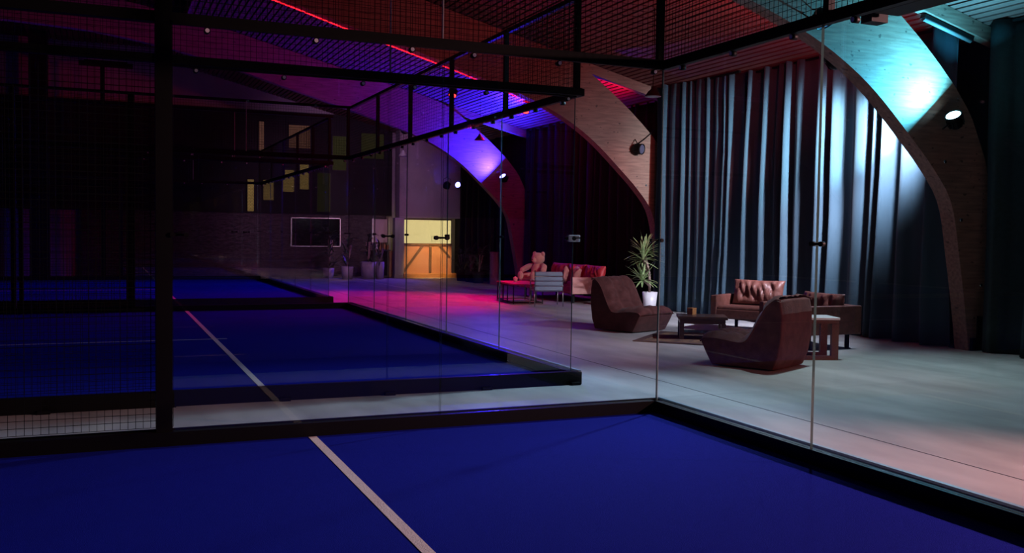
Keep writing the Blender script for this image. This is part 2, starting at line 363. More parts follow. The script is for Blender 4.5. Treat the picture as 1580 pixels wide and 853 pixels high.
def arch_mesh():
    half = LS+up
    # mirror about x=-6.6
    mir = [(-13.2-x, z) for x, z in half]
    poly = LS+up
    bm_ = MB()
    # build as quads between resampled lower and upper lines so large n-gons never fold
    n = 90
    def res(pts):
        L_ = [0]
        for a, c in zip(pts, pts[1:]): L_.append(L_[-1]+math.dist(a, c))
        out = []
        for k in range(n+1):
            d = L_[-1]*k/n; j = 0
            while j < len(L_)-2 and L_[j+1] < d: j += 1
            t = (d-L_[j])/(L_[j+1]-L_[j]); out.append((pts[j][0]+(pts[j+1][0]-pts[j][0])*t, pts[j][1]+(pts[j+1][1]-pts[j][1])*t))
        return out
    A = res(LS); B = res(up[::-1])
    A = A+[(-13.2-x, z) for x, z in A[::-1][1:]]; B = B+[(-13.2-x, z) for x, z in B[::-1][1:]]
    T = .24; vs = []
    for (a, c) in zip(A, B):
        vs.append([bm_.bm.verts.new((a[0], 0, a[1])), bm_.bm.verts.new((c[0], 0, c[1])), bm_.bm.verts.new((c[0], T, c[1])), bm_.bm.verts.new((a[0], T, a[1]))])
    for p, q in zip(vs, vs[1:]):
        for k in range(4): bm_._f([p[k], p[(k+1) % 4], q[(k+1) % 4], q[k]])
    bm_._f(vs[0]); bm_._f(vs[-1][::-1])
    return bm_
names = {-5.25: 'curved timber roof arch behind the near court, outside the view to the right',
         2.75: 'curved timber roof arch lit cyan in front of the right curtain',
         10.7: 'curved timber roof arch lit reddish brown above the tufted chair and tall yucca',
         18.7: 'curved timber roof arch lit blue on the far side of the hall'}
arch0 = None
for y, lab in names.items():
    if arch0 is None:
        e = thing('timber_arch', lab, 'arch', (0, y, 0), 0, None)
        arch_mesh().build('arch_beam', M['wood'], e)
        for X in (7.13, -13.2-7.13):
            b = MB(); b.box((X, .12, .06), (.50, .32, .18)); b.box((X, -.012, .25), (.26, .02, .42)); b.box((X, .252, .25), (.26, .02, .42)); b.build('steel_shoe', M['black'], e)
        for px_, pz_ in ((6.62, 1.82), (7.05, .9), (6.28, 2.62)):
            b = MB(); b.cyl((px_, -.02, pz_), (px_, .01, pz_), .022, n=10); b.build('bolt', M['steel'], e)
        arch0 = e
    else: dup(arch0, (0, y, 0), None, lab)
    # rafter over the haunch, between arch and wall
rl = {2.75: 'short sloping rafter above the cyan lit arch, carrying the tube lamp', 10.7: 'short sloping brown rafter above the reddish arch, beside the red ceiling patch', 18.7: 'short sloping rafter above the blue lit arch'}
for y, lab in rl.items():
    b = MB(); xa, xb = 4.55, 7.4; xm = (xa+xb)/2
    b.box((xm, y+.12, ceil_z(xm)-.115), ((xb-xa)/math.cos(sl), .16, .20), rot=rot)
    o = b.build('roof_rafter', M['wood']); tag(o, lab, 'rafter')

# ------------------------------------------------------------ courts
def wire_panel(w, h, pitch=.05, r=.0016):
    """welded mesh in local x (0..w), z (0..h)"""
    vs = []; fs = []
    def bx(c, d):
        i = len(vs)
        for x in (-1, 1):
            for y in (-1, 1):
                for z in (-1, 1): vs.append((c[0]+x*d[0]/2, c[1]+y*d[1]/2, c[2]+z*d[2]/2))
        for q in ((0, 1, 3, 2), (4, 6, 7, 5), (0, 4, 5, 1), (2, 3, 7, 6)): fs.append(tuple(i+k for k in q))
        if d[0] > d[2]: fs.append((i, i+2, i+6, i+4)); fs.append((i+1, i+5, i+7, i+3)); 
    n = int(round(w/pitch))
    for k in range(n+1): bx((k*w/n, 0, h/2), (2*r, 2*r, h))
    n = int(round(h/pitch))
    for k in range(n+1): bx((w/2, 0, k*h/n), (w, 2*r, 2*r))
    me = bpy.data.meshes.new('wire_mesh'); me.from_pydata(vs, [], fs); me.materials.append(M['wire']); me.update(); return me
def glass_panel(w, h, t=.012):
    b = MB(); v = [b.bm.verts.new((x, y, z)) for x in (0, w) for y in (-t/2, t/2) for z in (0, h)]
    for k, q in enumerate(((0, 1, 3, 2), (4, 6, 7, 5), (0, 4, 5, 1), (2, 3, 7, 6), (0, 2, 6, 4), (1, 5, 7, 3))):
        f = b._f([v[i] for i in q]); f.material_index = 0 if k in (2, 3) else 1
    bmesh.ops.recalc_face_normals(b.bm, faces=b.bm.faces[:])
    me = bpy.data.meshes.new('glass_sheet'); b.bm.to_mesh(me); b.bm.free(); me.materials.append(M['glass']); me.materials.append(M['glassedge']); return me
HB, HT = .10, 2.99
G2 = glass_panel(1.988, HT-HB); WU = wire_panel(2.0, .96); WL = wire_panel(2.0, 2.84)
def inst(name, me, parent, loc, rz):
    o = bpy.data.objects.new(name, me); C.objects.link(o); o.parent = parent; o.location = loc; o.rotation_euler = (0, 0, rz); return o
def clamp_mesh():
    b = MB(); b.box((0, .012, 0), (.09, .008, .016)); b.cyl((-.046, -.018, 0), (-.046, .018, 0), .017, n=12); b.cyl((.046, -.018, 0), (.046, .018, 0), .017, n=12)
    me = bpy.data.meshes.new('clamp'); b.bm.to_mesh(me); b.bm.free(); me.materials.append(M['black']); return me
CL = clamp_mesh()
def bolt_mesh():
    b = MB(); b.cyl((0, -.022, 0), (0, .022, 0), .022, n=14); b.mi = 1; b.cyl((0, -.027, 0), (0, .027, 0), .015, n=12)
    me = bpy.data.meshes.new('bolt'); b.bm.to_mesh(me); b.bm.free(); me.materials.append(M['black']); me.materials.append(M['whitep']); return me
BO = bolt_mesh()
def court(Y0, Y1, gx, label, near=True, far=True):
    e = thing('court_enclosure', label, 'court enclosure', (gx, Y0, 0), 0, 'padel court enclosures of glass and black steel')
    W = Y1-Y0
    def side(y, s):   # s = outward direction in y
        b = MB(); b.box((-5, y+s*.03, .035), (10.1, .12, .13)); b.box((-5, y+s*.072, .104), (10.1, .03, .008))
        for k in range(11): b.box((-k*1.0+.0, y+s*.10, -.015), (.10, .08, .03))
        b.build('base_frame', M['black'], e)
        b = MB(); b.box((-5, y+s*.045, 3.02), (10.08, .07, .075)); b.box((-2, y+s*.0, 2.985), (4.0, .03, .03)); b.build('top_rail', M['black'], e)
        b = MB(); b.box((-5, y+s*.045, 4.02), (10.08, .05, .05)); b.build('mesh_rail', M['black'], e)
        for k in range(2): inst('glass_panel', G2, e, (-2*(k+1)+.006, y, HB), 0)
        for k in range(5): inst('mesh_panel', WU, e, (-2*(k+1), y+s*.02, 3.05), 0)
        for k in range(2, 5): inst('mesh_panel', WL, e, (-2*(k+1), y+s*.02, HB+.03), 0)
        for k in (0, 1, 3, 4, 5):
            b = MB(); z0 = 3.0 if k < 2 else .0
            if k == 1:
                b = MB(); b.box((-2, y+s*.03, 3.52), (.010, .03, 1.0)); b.build('mesh_strip', M['alu'], e); continue
            b.box((-2*k if k else -.01, y+s*.045, (z0+4.04)/2), (.055 if k < 2 else .08, .055, 4.04-z0)); b.build('post', M['black'], e)
        b = MB(); b.box((-4.06, y+s*.045, 2.0), (.11, .10, 4.08)); b.build('post', M['black'], e)
        inst('clamp', CL, e, (-2, y, 1.5), 0); inst('clamp', CL, e, (-3.96, y, 1.5), 0)
        for x in (-.09, -1.0, -1.75, -2.26, -3.0, -3.77): inst('bolt', BO, e, (x, y, 2.945), 0)
    if near: side(0, -1)
    if far: side(W, 1)
    b = MB(); b.box((.03, W/2, .035), (.12, W+.16, .13)); b.build('base_frame', M['black'], e)
    b = MB(); b.box((.072, W/2, .108), (.034, W+.12, .016)); b.build('glass_channel', M['channel'], e)
    b = MB(); b.box((.045, W/2, 3.02), (.07, W+.1, .075)); b.box((0, W/2, 2.985), (.03, W, .03)); b.build('top_rail', M['black'], e)
    b = MB(); b.box((.045, W/2, 4.02), (.05, W+.1, .05)); b.build('mesh_rail', M['black'], e)
    for k in range(5):
        inst('glass_panel', G2, e, (0, 2*k+.006, HB), PI/2); inst('mesh_panel', WU, e, (.02, 2*k, 3.05), PI/2)
    for k in range(1, 5):
        b = MB(); b.box((.045, 2*k, 3.52), (.055, .055, 1.04)); b.build('post', M['black'], e)
        inst('clamp', CL, e, (0, 2*k, 1.5), PI/2)
    for k in range(5):
        for q in (.3, 1.0, 1.7): inst('bolt', BO, e, (0, 2*k+q, 2.945), PI/2)
    for y in ([0] if near else [])+([W] if far else []): 
        inst('clamp', CL, e, (-.03, y, 1.5), 0)
    return e
court(-10, 0, 0, 'nearest glass and black mesh court enclosure, the one the view is taken from', near=False)
court(1.83, 11.83, .08, 'middle glass court enclosure, just beyond the strip of bare concrete')
court(13.66, 23.66, .08, 'farthest glass court enclosure, in front of the stone clad end wall', far=True)
def turf(Y0, Y1, gx, label):
    b = MB(); b.box((gx-10+.03, (Y0+Y1)/2, -.015), (20-.06, Y1-Y0-.06, .03))
    o = b.build('artificial_turf', M['turf']); tag(o, label, 'artificial turf', 'blue turf court surfaces')
    b = MB(); b.box((-3.02, (Y0+Y1)/2, .0015), (.062, Y1-Y0-.1, .003)); m_ = b.build('service_line', M['line'], o)
    b = MB(); b.box((-6.4+.0, (Y0+Y1)/2, .0015), (7.1-.0, .05, .003)); b.build('centre_line', M['line'], o)
    return o
e2 = [o for o in C.objects if o.name == 'court_enclosure.001'][0]
one('corner_plate', lambda b: (b.box((.0, -.03, 1.50), (.13, .02, .07), bev=.006)), M['whitep'], e2)['label'] = 'small pale plate with a dark bolt on the glass corner'
one('plate_bolt', lambda b: (b.cyl((-.01, -.05, 1.50), (-.01, -.03, 1.50), .022, n=12), b.box((.03, -.042, 1.505), (.06, .006, .014))), M['ink'], e2)
e1 = [o for o in C.objects if o.name == 'court_enclosure'][0]
one('corner_highlight', lambda b: b.box((.004, 10+.004, 1.54), (.012, .012, 2.88)), M['whitep'], e1)  # white strip put in for the light caught on the glass corner
turf(-10, 0, 0, 'deep blue turf in the foreground with a pale service line running diagonally')
turf(1.83, 11.83, .08, 'blue turf of the middle court behind the first glass wall')
turf(13.66, 23.66, .08, 'dark blue turf of the farthest court, a thin strip under the end wall')

# court floodlights
def floodpole(loc, h, label, head, w=.14):
    e = thing('court_floodlight', label, 'floodlight', loc)
    one('pole', lambda b: (b.box((0, 0, h/2), (w, w, h)), b.box((0, 0, .01), (.3, .3, .02))), M['black'], e)
    one('lamp_head', lambda b: (b.box((head[0], head[1], h+.03), (1.5, .4, .10)), b.box((head[0], head[1], h+.10), (1.2, .25, .05))), M['black'], e)
    return e
floodpole((-4.46, 24.35, FZ), 6.45, 'black T shaped floodlight pole beyond the farthest court', (0.1, 0), .13)
b = MB(); b.box((0, 0, 3.72), (.50, .40, 7.4), bev=.01); b.box((0, 0, .06), (.56, .46, .12)); o = b.build('square_column', M['blackm']); o.location = (-6.22, 24.9, FZ); tag(o, 'broad black square column at far left in front of the end wall', 'column')
e = thing('court_floodlight', 'long black floodlight bar hung outside the near court rail, beside the cyan arch', 'floodlight', (.30, -2.75, 3.06))
one('lamp_head', lambda b: (b.box((0, 0, 0), (.22, 1.0, .09), bev=.01), b.box((0, 0, .06), (.12, .8, .05))), M['black'], e)
one('bracket', lambda b: (b.box((-.12, .3, .03), (.20, .04, .04)), b.box((-.12, -.3, .03), (.20, .04, .04)), b.box((0, .60, -.03), (.14, .10, .10))), M['black'], e)

# ------------------------------------------------------------ curtains
def curtain(label, ya, yb, xa, xb, seed, m='curtain', z0=.015, z1=None):
    e = thing('stage_curtain', label, 'curtain', ((xa+xb)/2, (ya+yb)/2, FZ), 0, None)
    ox, oy = (xa+xb)/2, (ya+yb)/2
    rnd = random.Random(seed)
    Lc = abs(yb-ya); knots = [0.0]
    while knots[-1] < Lc: knots.append(knots[-1]+rnd.choice((rnd.uniform(.05, .14), rnd.uniform(.16, .36))))
    amp = [rnd.uniform(.07, .20) for _ in knots]; skew = [rnd.uniform(-.3, .3) for _ in knots]
    n = int(Lc/.018); nz = 14; b = MB(); g = []
    for j in range(nz+1):
        row = []
        for i in range(n+1):
            s_ = Lc*i/n
            v = j/nz
            ss = s_+.05*math.sin(v*3.1+s_*1.3+seed)*(1-v)+.025*noise.noise(Vector((s_*2, v*3, seed)))
            k = 0
            while k < len(knots)-2 and knots[k+1] < ss: k += 1
            t = max(0, min(1, (ss-knots[k])/(knots[k+1]-knots[k])))
            sg = 1 if k % 2 == 0 else -1
            prof = math.sin(PI*t)**.75
            x = sg*amp[k]*prof*(.55+.45*(1-v))+.03*noise.noise(Vector((s_*1.1, v*1.5, seed+5)))
            f = i/n
            px_ = xa+(xb-xa)*f+x; py_ = ya+(yb-ya)*f
            top = (ceil_z(px_)-.03) if z1 is None else z1
            row.append(b.bm.verts.new((px_-ox, py_-oy, z0+(top-FZ-z0)*v)))
        g.append(row)
    for j in range(nz):
        for i in range(n): b._f([g[j][i], g[j][i+1], g[j+1][i+1], g[j+1][i]], smooth=True)
    o = b.build('fabric', M[m], e)
    md = o.modifiers.new('s', 'SOLIDIFY'); md.thickness = .004
    b = MB(); b.box((0, 0, ceil_z(ox)-.045-FZ), (.05, Lc, .035)); b.build('curtain_track', M['black'], e)
curtain('pleated curtain glowing pale blue behind the leather armchair, under the cyan arch', 3.06, 7.88, 6.80, 6.74, 3)
curtain('pleated curtain with narrow blue lit folds beside the tall yucca', 7.9, 10.62, 6.72, 6.47, 11)
curtain('curtain coloured dark teal where little light reaches, at the right edge of the view, past the arch foot', -1.2, 2.70, 7.02, 7.02, 21, 'curtshadeteal')
curtain('curtain coloured black where no light reaches, behind the red sofa, under the reddish arch', 11.1, 18.6, 6.98, 6.98, 31, 'curtshade')
curtain('curtain coloured black where no light reaches, in the far corner behind the dark plants', 19.05, 24.4, 7.12, 7.12, 41, 'curtshade')

# ------------------------------------------------------------ lamps
def stage_lamp(label, loc, d, lens, yoke_to, group='stage spotlights on the timber arches', rod=None):
    e = thing('stage_spotlight', label, 'spotlight', loc, 0, group); d = Vector(d).normalized(); q = d.to_track_quat('Z', 'Y')
    def T(b):
        for v in b.bm.verts: v.co = q @ v.co
    b = MB(); b.lathe([(0, -.22), (.05, -.22), (.075, -.20), (.10, -.14), (.10, -.05), (.115, -.04), (.115, 0), (.10, 0), (.10, -.02), (0, -.02)], n=28)
    for k in range(12): b.box((.102*math.cos(k*PI/6), .102*math.sin(k*PI/6), -.12), (.02, .012, .10), rz=k*PI/6)
    T(b); b.build('housing', M['black'], e)
    b = MB(); b.lathe([(0, -.004), (.04, -.002), (.095, -.010)], n=28); T(b); b.build('lens', lens, e)
    yo = Vector(yoke_to)-Vector(loc); side = d.cross(yo).normalized() if d.cross(yo).length > 1e-3 else Vector((1, 0, 0))
    c = -d*.1
    one('yoke', lambda b: b.tube([c+side*.125, c+side*.125+yo*.75, c+yo*.98, c-side*.125+yo*.75, c-side*.125], .010, 8), M['black'], e)
    if rod: one('rod', lambda b: b.tube([c+yo*.98, Vector((c.x+yo.x*.98, c.y+yo.y*.98, rod-loc[2]))], .012, 8), M['black'], e)
    return e
stage_lamp('glowing white cyan spotlight on the arch at upper right', (6.17, 2.53, 3.24), (-.62, -.22, .72), M['lenscyan'], (6.3, 2.75, 3.2))
stage_lamp('lit spotlight hidden behind the cyan arch, aimed along the curtain', (6.06, 3.14, 3.34), (.2, .95, -.15), M['lensoff'], (6.3, 2.99, 3.3))
stage_lamp('black spotlight on the near arch just above the glass rail, aimed at the floor', (3.84, 2.42, 4.20), (.10, -.40, -.86), M['lensoff'], (3.9, 2.75, 4.38))
stage_lamp('unlit black spotlight with round lens on the reddish arch', (6.02, 10.44, 3.36), (.45, -.85, -.12), M['lensoff'], (6.1, 10.7, 3.5))
stage_lamp('glowing blue white spotlight on the blue lit arch', (6.15, 18.46, 3.21), (-.62, -.30, .72), M['lensblue'], (6.3, 18.7, 3.2))
stage_lamp('small blue spotlight far away near the end wall', (7.05, 24.75, 3.24), (-.7, -.7, .1), M['lensblue'], (7.4, 25.0, 3.3))
stage_lamp('red floodlight glowing under the ceiling above the red sofa', (5.62, 15.7, 4.70), (-.3, -.35, -.9), M['lensred'], (5.75, 15.8, 4.85), rod=ceil_z(5.75))
stage_lamp('small red floodlight under the ceiling left of the blue arch', (3.55, 15.5, 4.95), (-.3, -.35, -.9), M['lensred'], (3.6, 15.6, 5.2), rod=ceil_z(3.6))
stage_lamp('added red spotlight, unseen behind the reddish arch, aimed up at the ceiling', (5.92, 11.14, 3.40), (-.6, .5, .6), M['lensoff'], (6.0, 10.94, 3.45))
stage_lamp('added red spotlight, unseen behind the cyan arch, aimed up at the ceiling', (4.56, 3.13, 4.0), (-.1, .6, .8), M['lensoff'], (4.6, 2.99, 4.05))
stage_lamp('added spotlight, unseen behind the blue arch, aimed at the end wall', (3.4, 19.12, 4.42), (0, .97, -.25), M['lensoff'], (3.45, 18.94, 4.6))
stage_lamp('added small warm spotlight hanging above the brick bar front', (6.0, 22.95, 3.05), (.03, .72, -.7), M['addedlenswarm'], (6.0, 22.95, 3.3), rod=ceil_z(6.0))
stage_lamp('spotlight on the arch behind the view, facing the lounge', (6.05, -4.95, 3.42), (-.55, .62, -.5), M['lensoff'], (6.2, -5.01, 3.5))
# cable at unlit lamp
o = one('power_cable', lambda b: b.tube([(6.05, 10.66, 3.50), (6.2, 10.67, 3.60), (6.42, 10.68, 3.78), (6.50, 10.69, 3.84)], .012, 6), M['black']); tag(o, 'short black cable running up from the unlit spotlight to the arch edge', 'cable')

def pendant(label, loc, s=1.0):
    e = thing('pendant_lamp', label, 'pendant lamp', loc, 0, 'black dome pendant lamps')
    b = MB(); b.lathe([(0, .20*s), (.035*s, .20*s), (.045*s, .15*s), (.10*s, .10*s), (.15*s, .03*s), (.175*s, 0), (.170*s, 0), (.14*s, .03*s), (.09*s, .09*s), (0, .12*s)], n=32, mis=[0, 0, 0, 0, 0, 0, 1, 1, 1]); b.build('shade', [M['blackm'], M['shadein']], e)
    b = MB(); b.lathe([(0, -.0*s), (.03*s, .01*s), (.04*s, .05*s), (.02*s, .10*s), (0, .11*s)], n=16); b.build('bulb', M['shadein'], e)
    h = ceil_z(loc[0])-loc[2]-.02
    one('cord', lambda b: b.tube([(0, 0, .19*s), (.01, 0, h*.4), (0, 0, h)], .008, 6), M['blackm'], e)
pendant('black dome pendant lamp hanging at the near court corner, before the red ceiling patch', (4.0, 6.74, 3.86), .82)
pendant('black dome pendant lamp hanging in front of the blue arch', (4.0, 14.75, 3.80), .80)
pendant('black dome pendant lamp hanging before the pale end wall panel', (3.6, 19.9, 3.75), .85)

# tube lamp under near rafter
e = thing('tube_lamp', 'unlit white tube lamp mounted on the sloping rafter at top right', 'tube lamp', (6.38, 2.87, ceil_z(6.38)-.295))
b = MB(); b.box((0, 0, .03), (.95, .09, .05), rot=rot); b.build('housing', M['black'], e)
b = MB(); d = Vector((math.cos(sl), 0, -math.sin(sl))); b.cyl(-d*.46, d*.46, .03, n=14); b.build('tube', M['tube'], e)

# glowing strip put in for the red light on the arch soffit
pts = [(x, 10.97, z-.012) for x, z in LS if -4.2 < x < 3.4]
o = one('soffit_glow', lambda b: b.tube(pts, .012, 6), M['redsoffit']); tag(o, 'added red glow for the lit soffit along the lower edge of the middle arch', 'added glow')

# ------------------------------------------------------------ lounge furniture
def tufted_chair(label, loc, rz):
    e = thing('tufted_lounge_chair', label, 'lounge chair', loc, rz, 'low brown tufted lounge chairs')
    # side outline, local +x = front ; starts at rear bottom going round
    front = [(.50, .29), (.47, .335), (.36, .355), (.18, .345), (.02, .325), (-.08, .345), (-.16, .45), (-.24, .60), (-.32, .745), (-.40, .81), (-.475, .855)]
    P = smooth(front, 5)
    n = len(P); W = .88; m = 36; b = MB(); rows = []
    # cumulative length for tuft rows
    L_ = [0]
    for a, c in zip(P, P[1:]): L_.append(L_[-1]+math.dist(a, c))
    tot = L_[-1]
    for i, p in enumerate(P):
        a = P[max(i-1, 0)]; c = P[min(i+1, n-1)]; tx, tz = c[0]-a[0], c[1]-a[1]; l = math.hypot(tx, tz); nx, nz = tz/l*1.0, -tx/l*1.0
        if nz < 0 and i < n*.6: nx, nz = -nx, -nz
        if i >= n*.6 and nx < 0: nx, nz = -nx, -nz
        row = []
        u = L_[i]/tot*5.0
        for j in range(m+1):
            v = j/m; y = (v-.5)*W
            ridge = abs(math.sin(PI*u))**.5*.7+.3
            colr = abs(math.sin(PI*(v*3)))**.5*.55+.45
            wr = noise.noise(Vector((u*2.2, v*7, 3)))*.014+noise.noise(Vector((u*6, v*12, 9)))*.008
            edge = 1-abs(2*v-1)**6
            h = (.072*ridge*colr+1.6*wr)*edge-.010*(1-edge)
            row.append(b.bm.verts.new((p[0]+nx*h, y, p[1]+nz*h)))
        rows.append(row)
    for i in range(n-1):
        for j in range(m): b._f([rows[i][j], rows[i][j+1], rows[i+1][j+1], rows[i+1][j]], smooth=True)
    b.build('quilted_cushion', M['suede'], e)
    # body
    prof = [(.36, .012), (.44, .15), (.505, .285), (.47, .325), (.36, .335), (.18, .325), (.02, .305), (-.09, .325), (-.17, .43), (-.25, .58), (-.33, .725), (-.40, .80), (-.47, .845), (-.525, .835), (-.555, .68), (-.555, .42), (-.515, .17), (-.45, .012)]
    b = MB(); k = 14; rings = []
    for j in range(k+1):
        v = -1+2*j/k; y = v*W/2; ins = .022*(abs(v)**10); cxm, czm = -.05, .33
        rings.append([b.bm.verts.new((x+(cxm-x)*ins, y+.012*noise.noise(Vector((x*3, y*3, z*3))), max(.004, z+(czm-z)*ins+ (.006*noise.noise(Vector((x*6, y*4, z*6))) if z > .05 else 0)))) for x, z in prof])
    for r0, r1 in zip(rings, rings[1:]):
        for i in range(len(prof)): b._f([r0[i], r0[(i+1) % len(prof)], r1[(i+1) % len(prof)], r1[i]], smooth=False)
    b._f(rings[0][::-1]); b._f(rings[-1])
    bo = b.build('body', M['suede'], e)
    bv = bo.modifiers.new('b', 'BEVEL'); bv.width = .012; bv.segments = 2; bv.limit_method = 'ANGLE'; bv.angle_limit = R(30)
    for sy in (-1, 1):
        b = MB(); b.tube([(x, sy*W/2, z) for x, z in smooth(prof[2:14], 3)], .011, 6); b.build('piping', M['suede'], e)
    return e
tufted_chair('brown tufted low chair on the left, before the tall yucca, facing the rug', (3.62, 6.62, FZ), R(-69))
tufted_chair('brown tufted low chair in front, its back turned, nearest to the glass', (2.92, 2.46, FZ), R(117))

def box_sofa(label, loc, rz, w, d=.88, cols=None, arms=.62, cushion=1, group=None, cat='armchair', nm='leather_armchair', ps=None):
    """front = +x ; width along y"""
    lm, sm = cols
    e = thing(nm, label, cat, loc, rz, group)
    for s in (-1, 1):
        one('arm', lambda b: b.box((0, s*(w/2-.05), .215+(arms-.215)/2), (d, .10, arms-.215), bev=.012), sm, e)
    one('backrest', lambda b: b.box((-d/2+.06, 0, .215+(arms-.215)/2), (.12, w-.2, arms-.215), bev=.012), lm, e)
    one('seat', lambda b: (b.box((.06, 0, .30), (d-.14, w-.2, .16), bev=.02), b.box((.07, 0, .395), (d-.18, w-.22, .06), bev=.025)), lm, e)
    for sx in (-1, 1):
        for s in (-1, 1):
            one('leg', lambda b: (b.box((sx*(d/2-.12), s*(w/2-.15), .11), (.045, .045, .215)), b.box((sx*(d/2-.12), s*(w/2-.15), .005), (.09, .06, .01))), M['black'], e)
    nC = cushion; cw = (w-.24)/max(nC, 1)
    for k in range(nC):
        y = -(w-.24)/2+cw*(k+.5)
        ph = ps or .46
        b = MB(); b.pillow((-d/2+.24, y, .44+ph/2-.02), (cw*.99, .22, ph), rot=Matrix.Rotation(R(-14), 3, 'Y') @ Matrix.Rotation(PI/2, 3, 'Z'), wr=.05, seed=k*3+int(w*7), e=.4, n=34)
        b.build('back_cushion', lm, e)
    return e
# far-left armchair of the pair (faces the chair circle)
box_sofa('cognac leather armchair with wrinkled back cushion, between the two tufted chairs', (5.50, 5.88, FZ), R(-148), 1.14, .90, (M['leather'], M['leather']), .60, 1, 'cognac leather armchairs', ps=.44)
box_sofa('cognac leather armchair turned sideways behind the wooden side table', (4.98, 3.90, FZ), R(180), 1.10, .94, (M['leather'], M['leather']), .62, 1, 'cognac leather armchairs', ps=.36)
# far red sofa
rs = box_sofa('long red leather sofa lit red, with the teddy bear sitting on it', (5.88, 13.75, FZ), R(180), 3.0, 1.12, (M['leatherred'], M['panel_leather']), .60, 3, None, 'sofa', 'red_sofa', ps=.44)
for (p, r_, lab, sd) in (((5.62, 12.62, .64), (20, -10, 70), 'crumpled pink cushion at the near end of the red sofa', 5), ((5.50, 12.95, .58), (10, 24, 60), 'small pink cushion leaning in the near corner of the red sofa', 8)):
    b = MB(); b.pillow((0, 0, 0), (.42, .16, .34), wr=.04, seed=sd, n=22); o = b.build('throw_cushion', M['panel_leather']); o.location = p; o.rotation_euler = [R(a) for a in r_]
    tag(o, lab, 'cushion', 'pink cushions on the red sofa')

# teddy bear
e = thing('teddy_bear', 'large pale plush teddy bear sitting at the far end of the red sofa', 'teddy bear', (5.45, 14.35, .405), R(200))
b = MB()
b.ell((0, 0, .22), (.17, .20, .24)); b.build('body', M['plush'], e)
b = MB(); b.ell((.02, 0, .53), (.155, .175, .15)); b.ell((.14, 0, .50), (.085, .075, .065)); h = b.build('head', M['plush'], e)
for s in (-1, 1):
    b = MB(); b.ell((0, s*.145, .64), (.035, .065, .065)); b.build('ear', M['plush'], h)
    b = MB(); b.ell((.155, s*.055, .565), (.012, .012, .014), seg=10, ring=8); b.build('eye', M['ink'], h)
    b = MB(); b.tube([(.02, s*.15, .36), (.08, s*.27, .33), (.16, s*.34, .27), (.20, s*.36, .25)], [.07, .075, .07, .05], 14); b.ell((.20, s*.36, .25), (.07, .065, .065)); b.build('arm', M['plush'], e)
    b = MB(); b.tube([(.05, s*.11, .09), (.20, s*.16, .085), (.36, s*.20, .085)], [.095, .09, .075], 14); b.ell((.41, s*.215, .115), (.055, .085, .11)); b.build('leg', M['plush'], e)
b = MB(); b.ell((.222, 0, .515), (.018, .026, .018), seg=12, ring=8); b.build('nose', M['ink'], h)

# channel-back chair
e = thing('channel_back_chair', 'small grey chair with horizontally padded back, seen from behind at the red sofa', 'chair', (4.45, 11.75, FZ), R(75))
b = MB()
for k in range(4): b.box((-.26-.01*k*0, 0, .40+.105*k), (.085, .62, .098), bev=.035)
b.build('backrest', M['greyfab'], e)
b = MB()
for k in range(4): b.box((-.16+.13*k, 0, .37), (.125, .60, .08), bev=.03)
b.build('seat', M['greyfab'], e)
for s in (-1, 1):
    one('frame', lambda b: b.tube([(-.30, s*.31, .80), (-.29, s*.31, .35), (-.33, s*.31, .012)], .013, 8), M['steel'], e)
    one('leg', lambda b: b.tube([(.30, s*.31, .35), (.33, s*.31, .012)], .013, 8), M['steel'], e)
    one('armrest', lambda b: b.tube([(-.29, s*.31, .56), (.25, s*.31, .56), (.30, s*.31, .35)], .014, 8), M['steel'], e)

# metal coffee table
e = thing('metal_coffee_table', 'low coffee table with thin black frame left of the grey chair', 'coffee table', (4.42, 13.15, FZ), R(-8))
one('table_top', lambda b: b.box((0, 0, .435), (.72, 1.5, .03), bev=.006), M['leatherred'], e)
one('frame', lambda b: [b.box((sx*.34, 0, .405), (.025, 1.46, .025)) for sx in (-1, 1)]+[b.box((sx*.34, 0, .03), (.025, 1.46, .02)) for sx in (-1, 1)]+[b.box((0, sy*.72, .03), (.68, .025, .02)) for sy in (-1, 1)], M['black'], e)
for sx in (-1, 1):
    for y in (-.72, -.2, .2, .72): one('leg', lambda b: b.box((sx*.34, y, .21), (.025, .025, .42)), M['black'], e)
b = MB(); b.lathe([(0, 0), (.04, 0), (.05, .05), (.055, .10), (.047, .10), (.04, .02), (0, .015)], n=20); b.ell((.02, .05, .07), (.05, .045, .05), seg=14, ring=10)
o = b.build('small_bowl', M['redcup']); o.location = (4.42, 13.4, .42); tag(o, 'small pink ornament standing on the low metal coffee table', 'ornament')

# side table
e = thing('side_table', 'wooden side table with pale top and square loop legs behind the front tufted chair', 'side table', (4.02, 2.78, FZ), R(-20))
one('table_top', lambda b: b.box((0, 0, .535), (.66, .46, .03), bev=.004), M['whitep'], e)
for s in (-1, 1):
    one('leg_frame', lambda b: (b.box((0, s*.19, .497), (.64, .06, .045)), b.box((0, s*.19, .028), (.64, .06, .056)), b.box((-.275, s*.19, .26), (.09, .06, .42)), b.box((.275, s*.19, .26), (.09, .06, .42))), M['redwood'], e)
one('stretcher', lambda b: b.box((-.27, 0, .03), (.07, .32, .05)), M['redwood'], e)

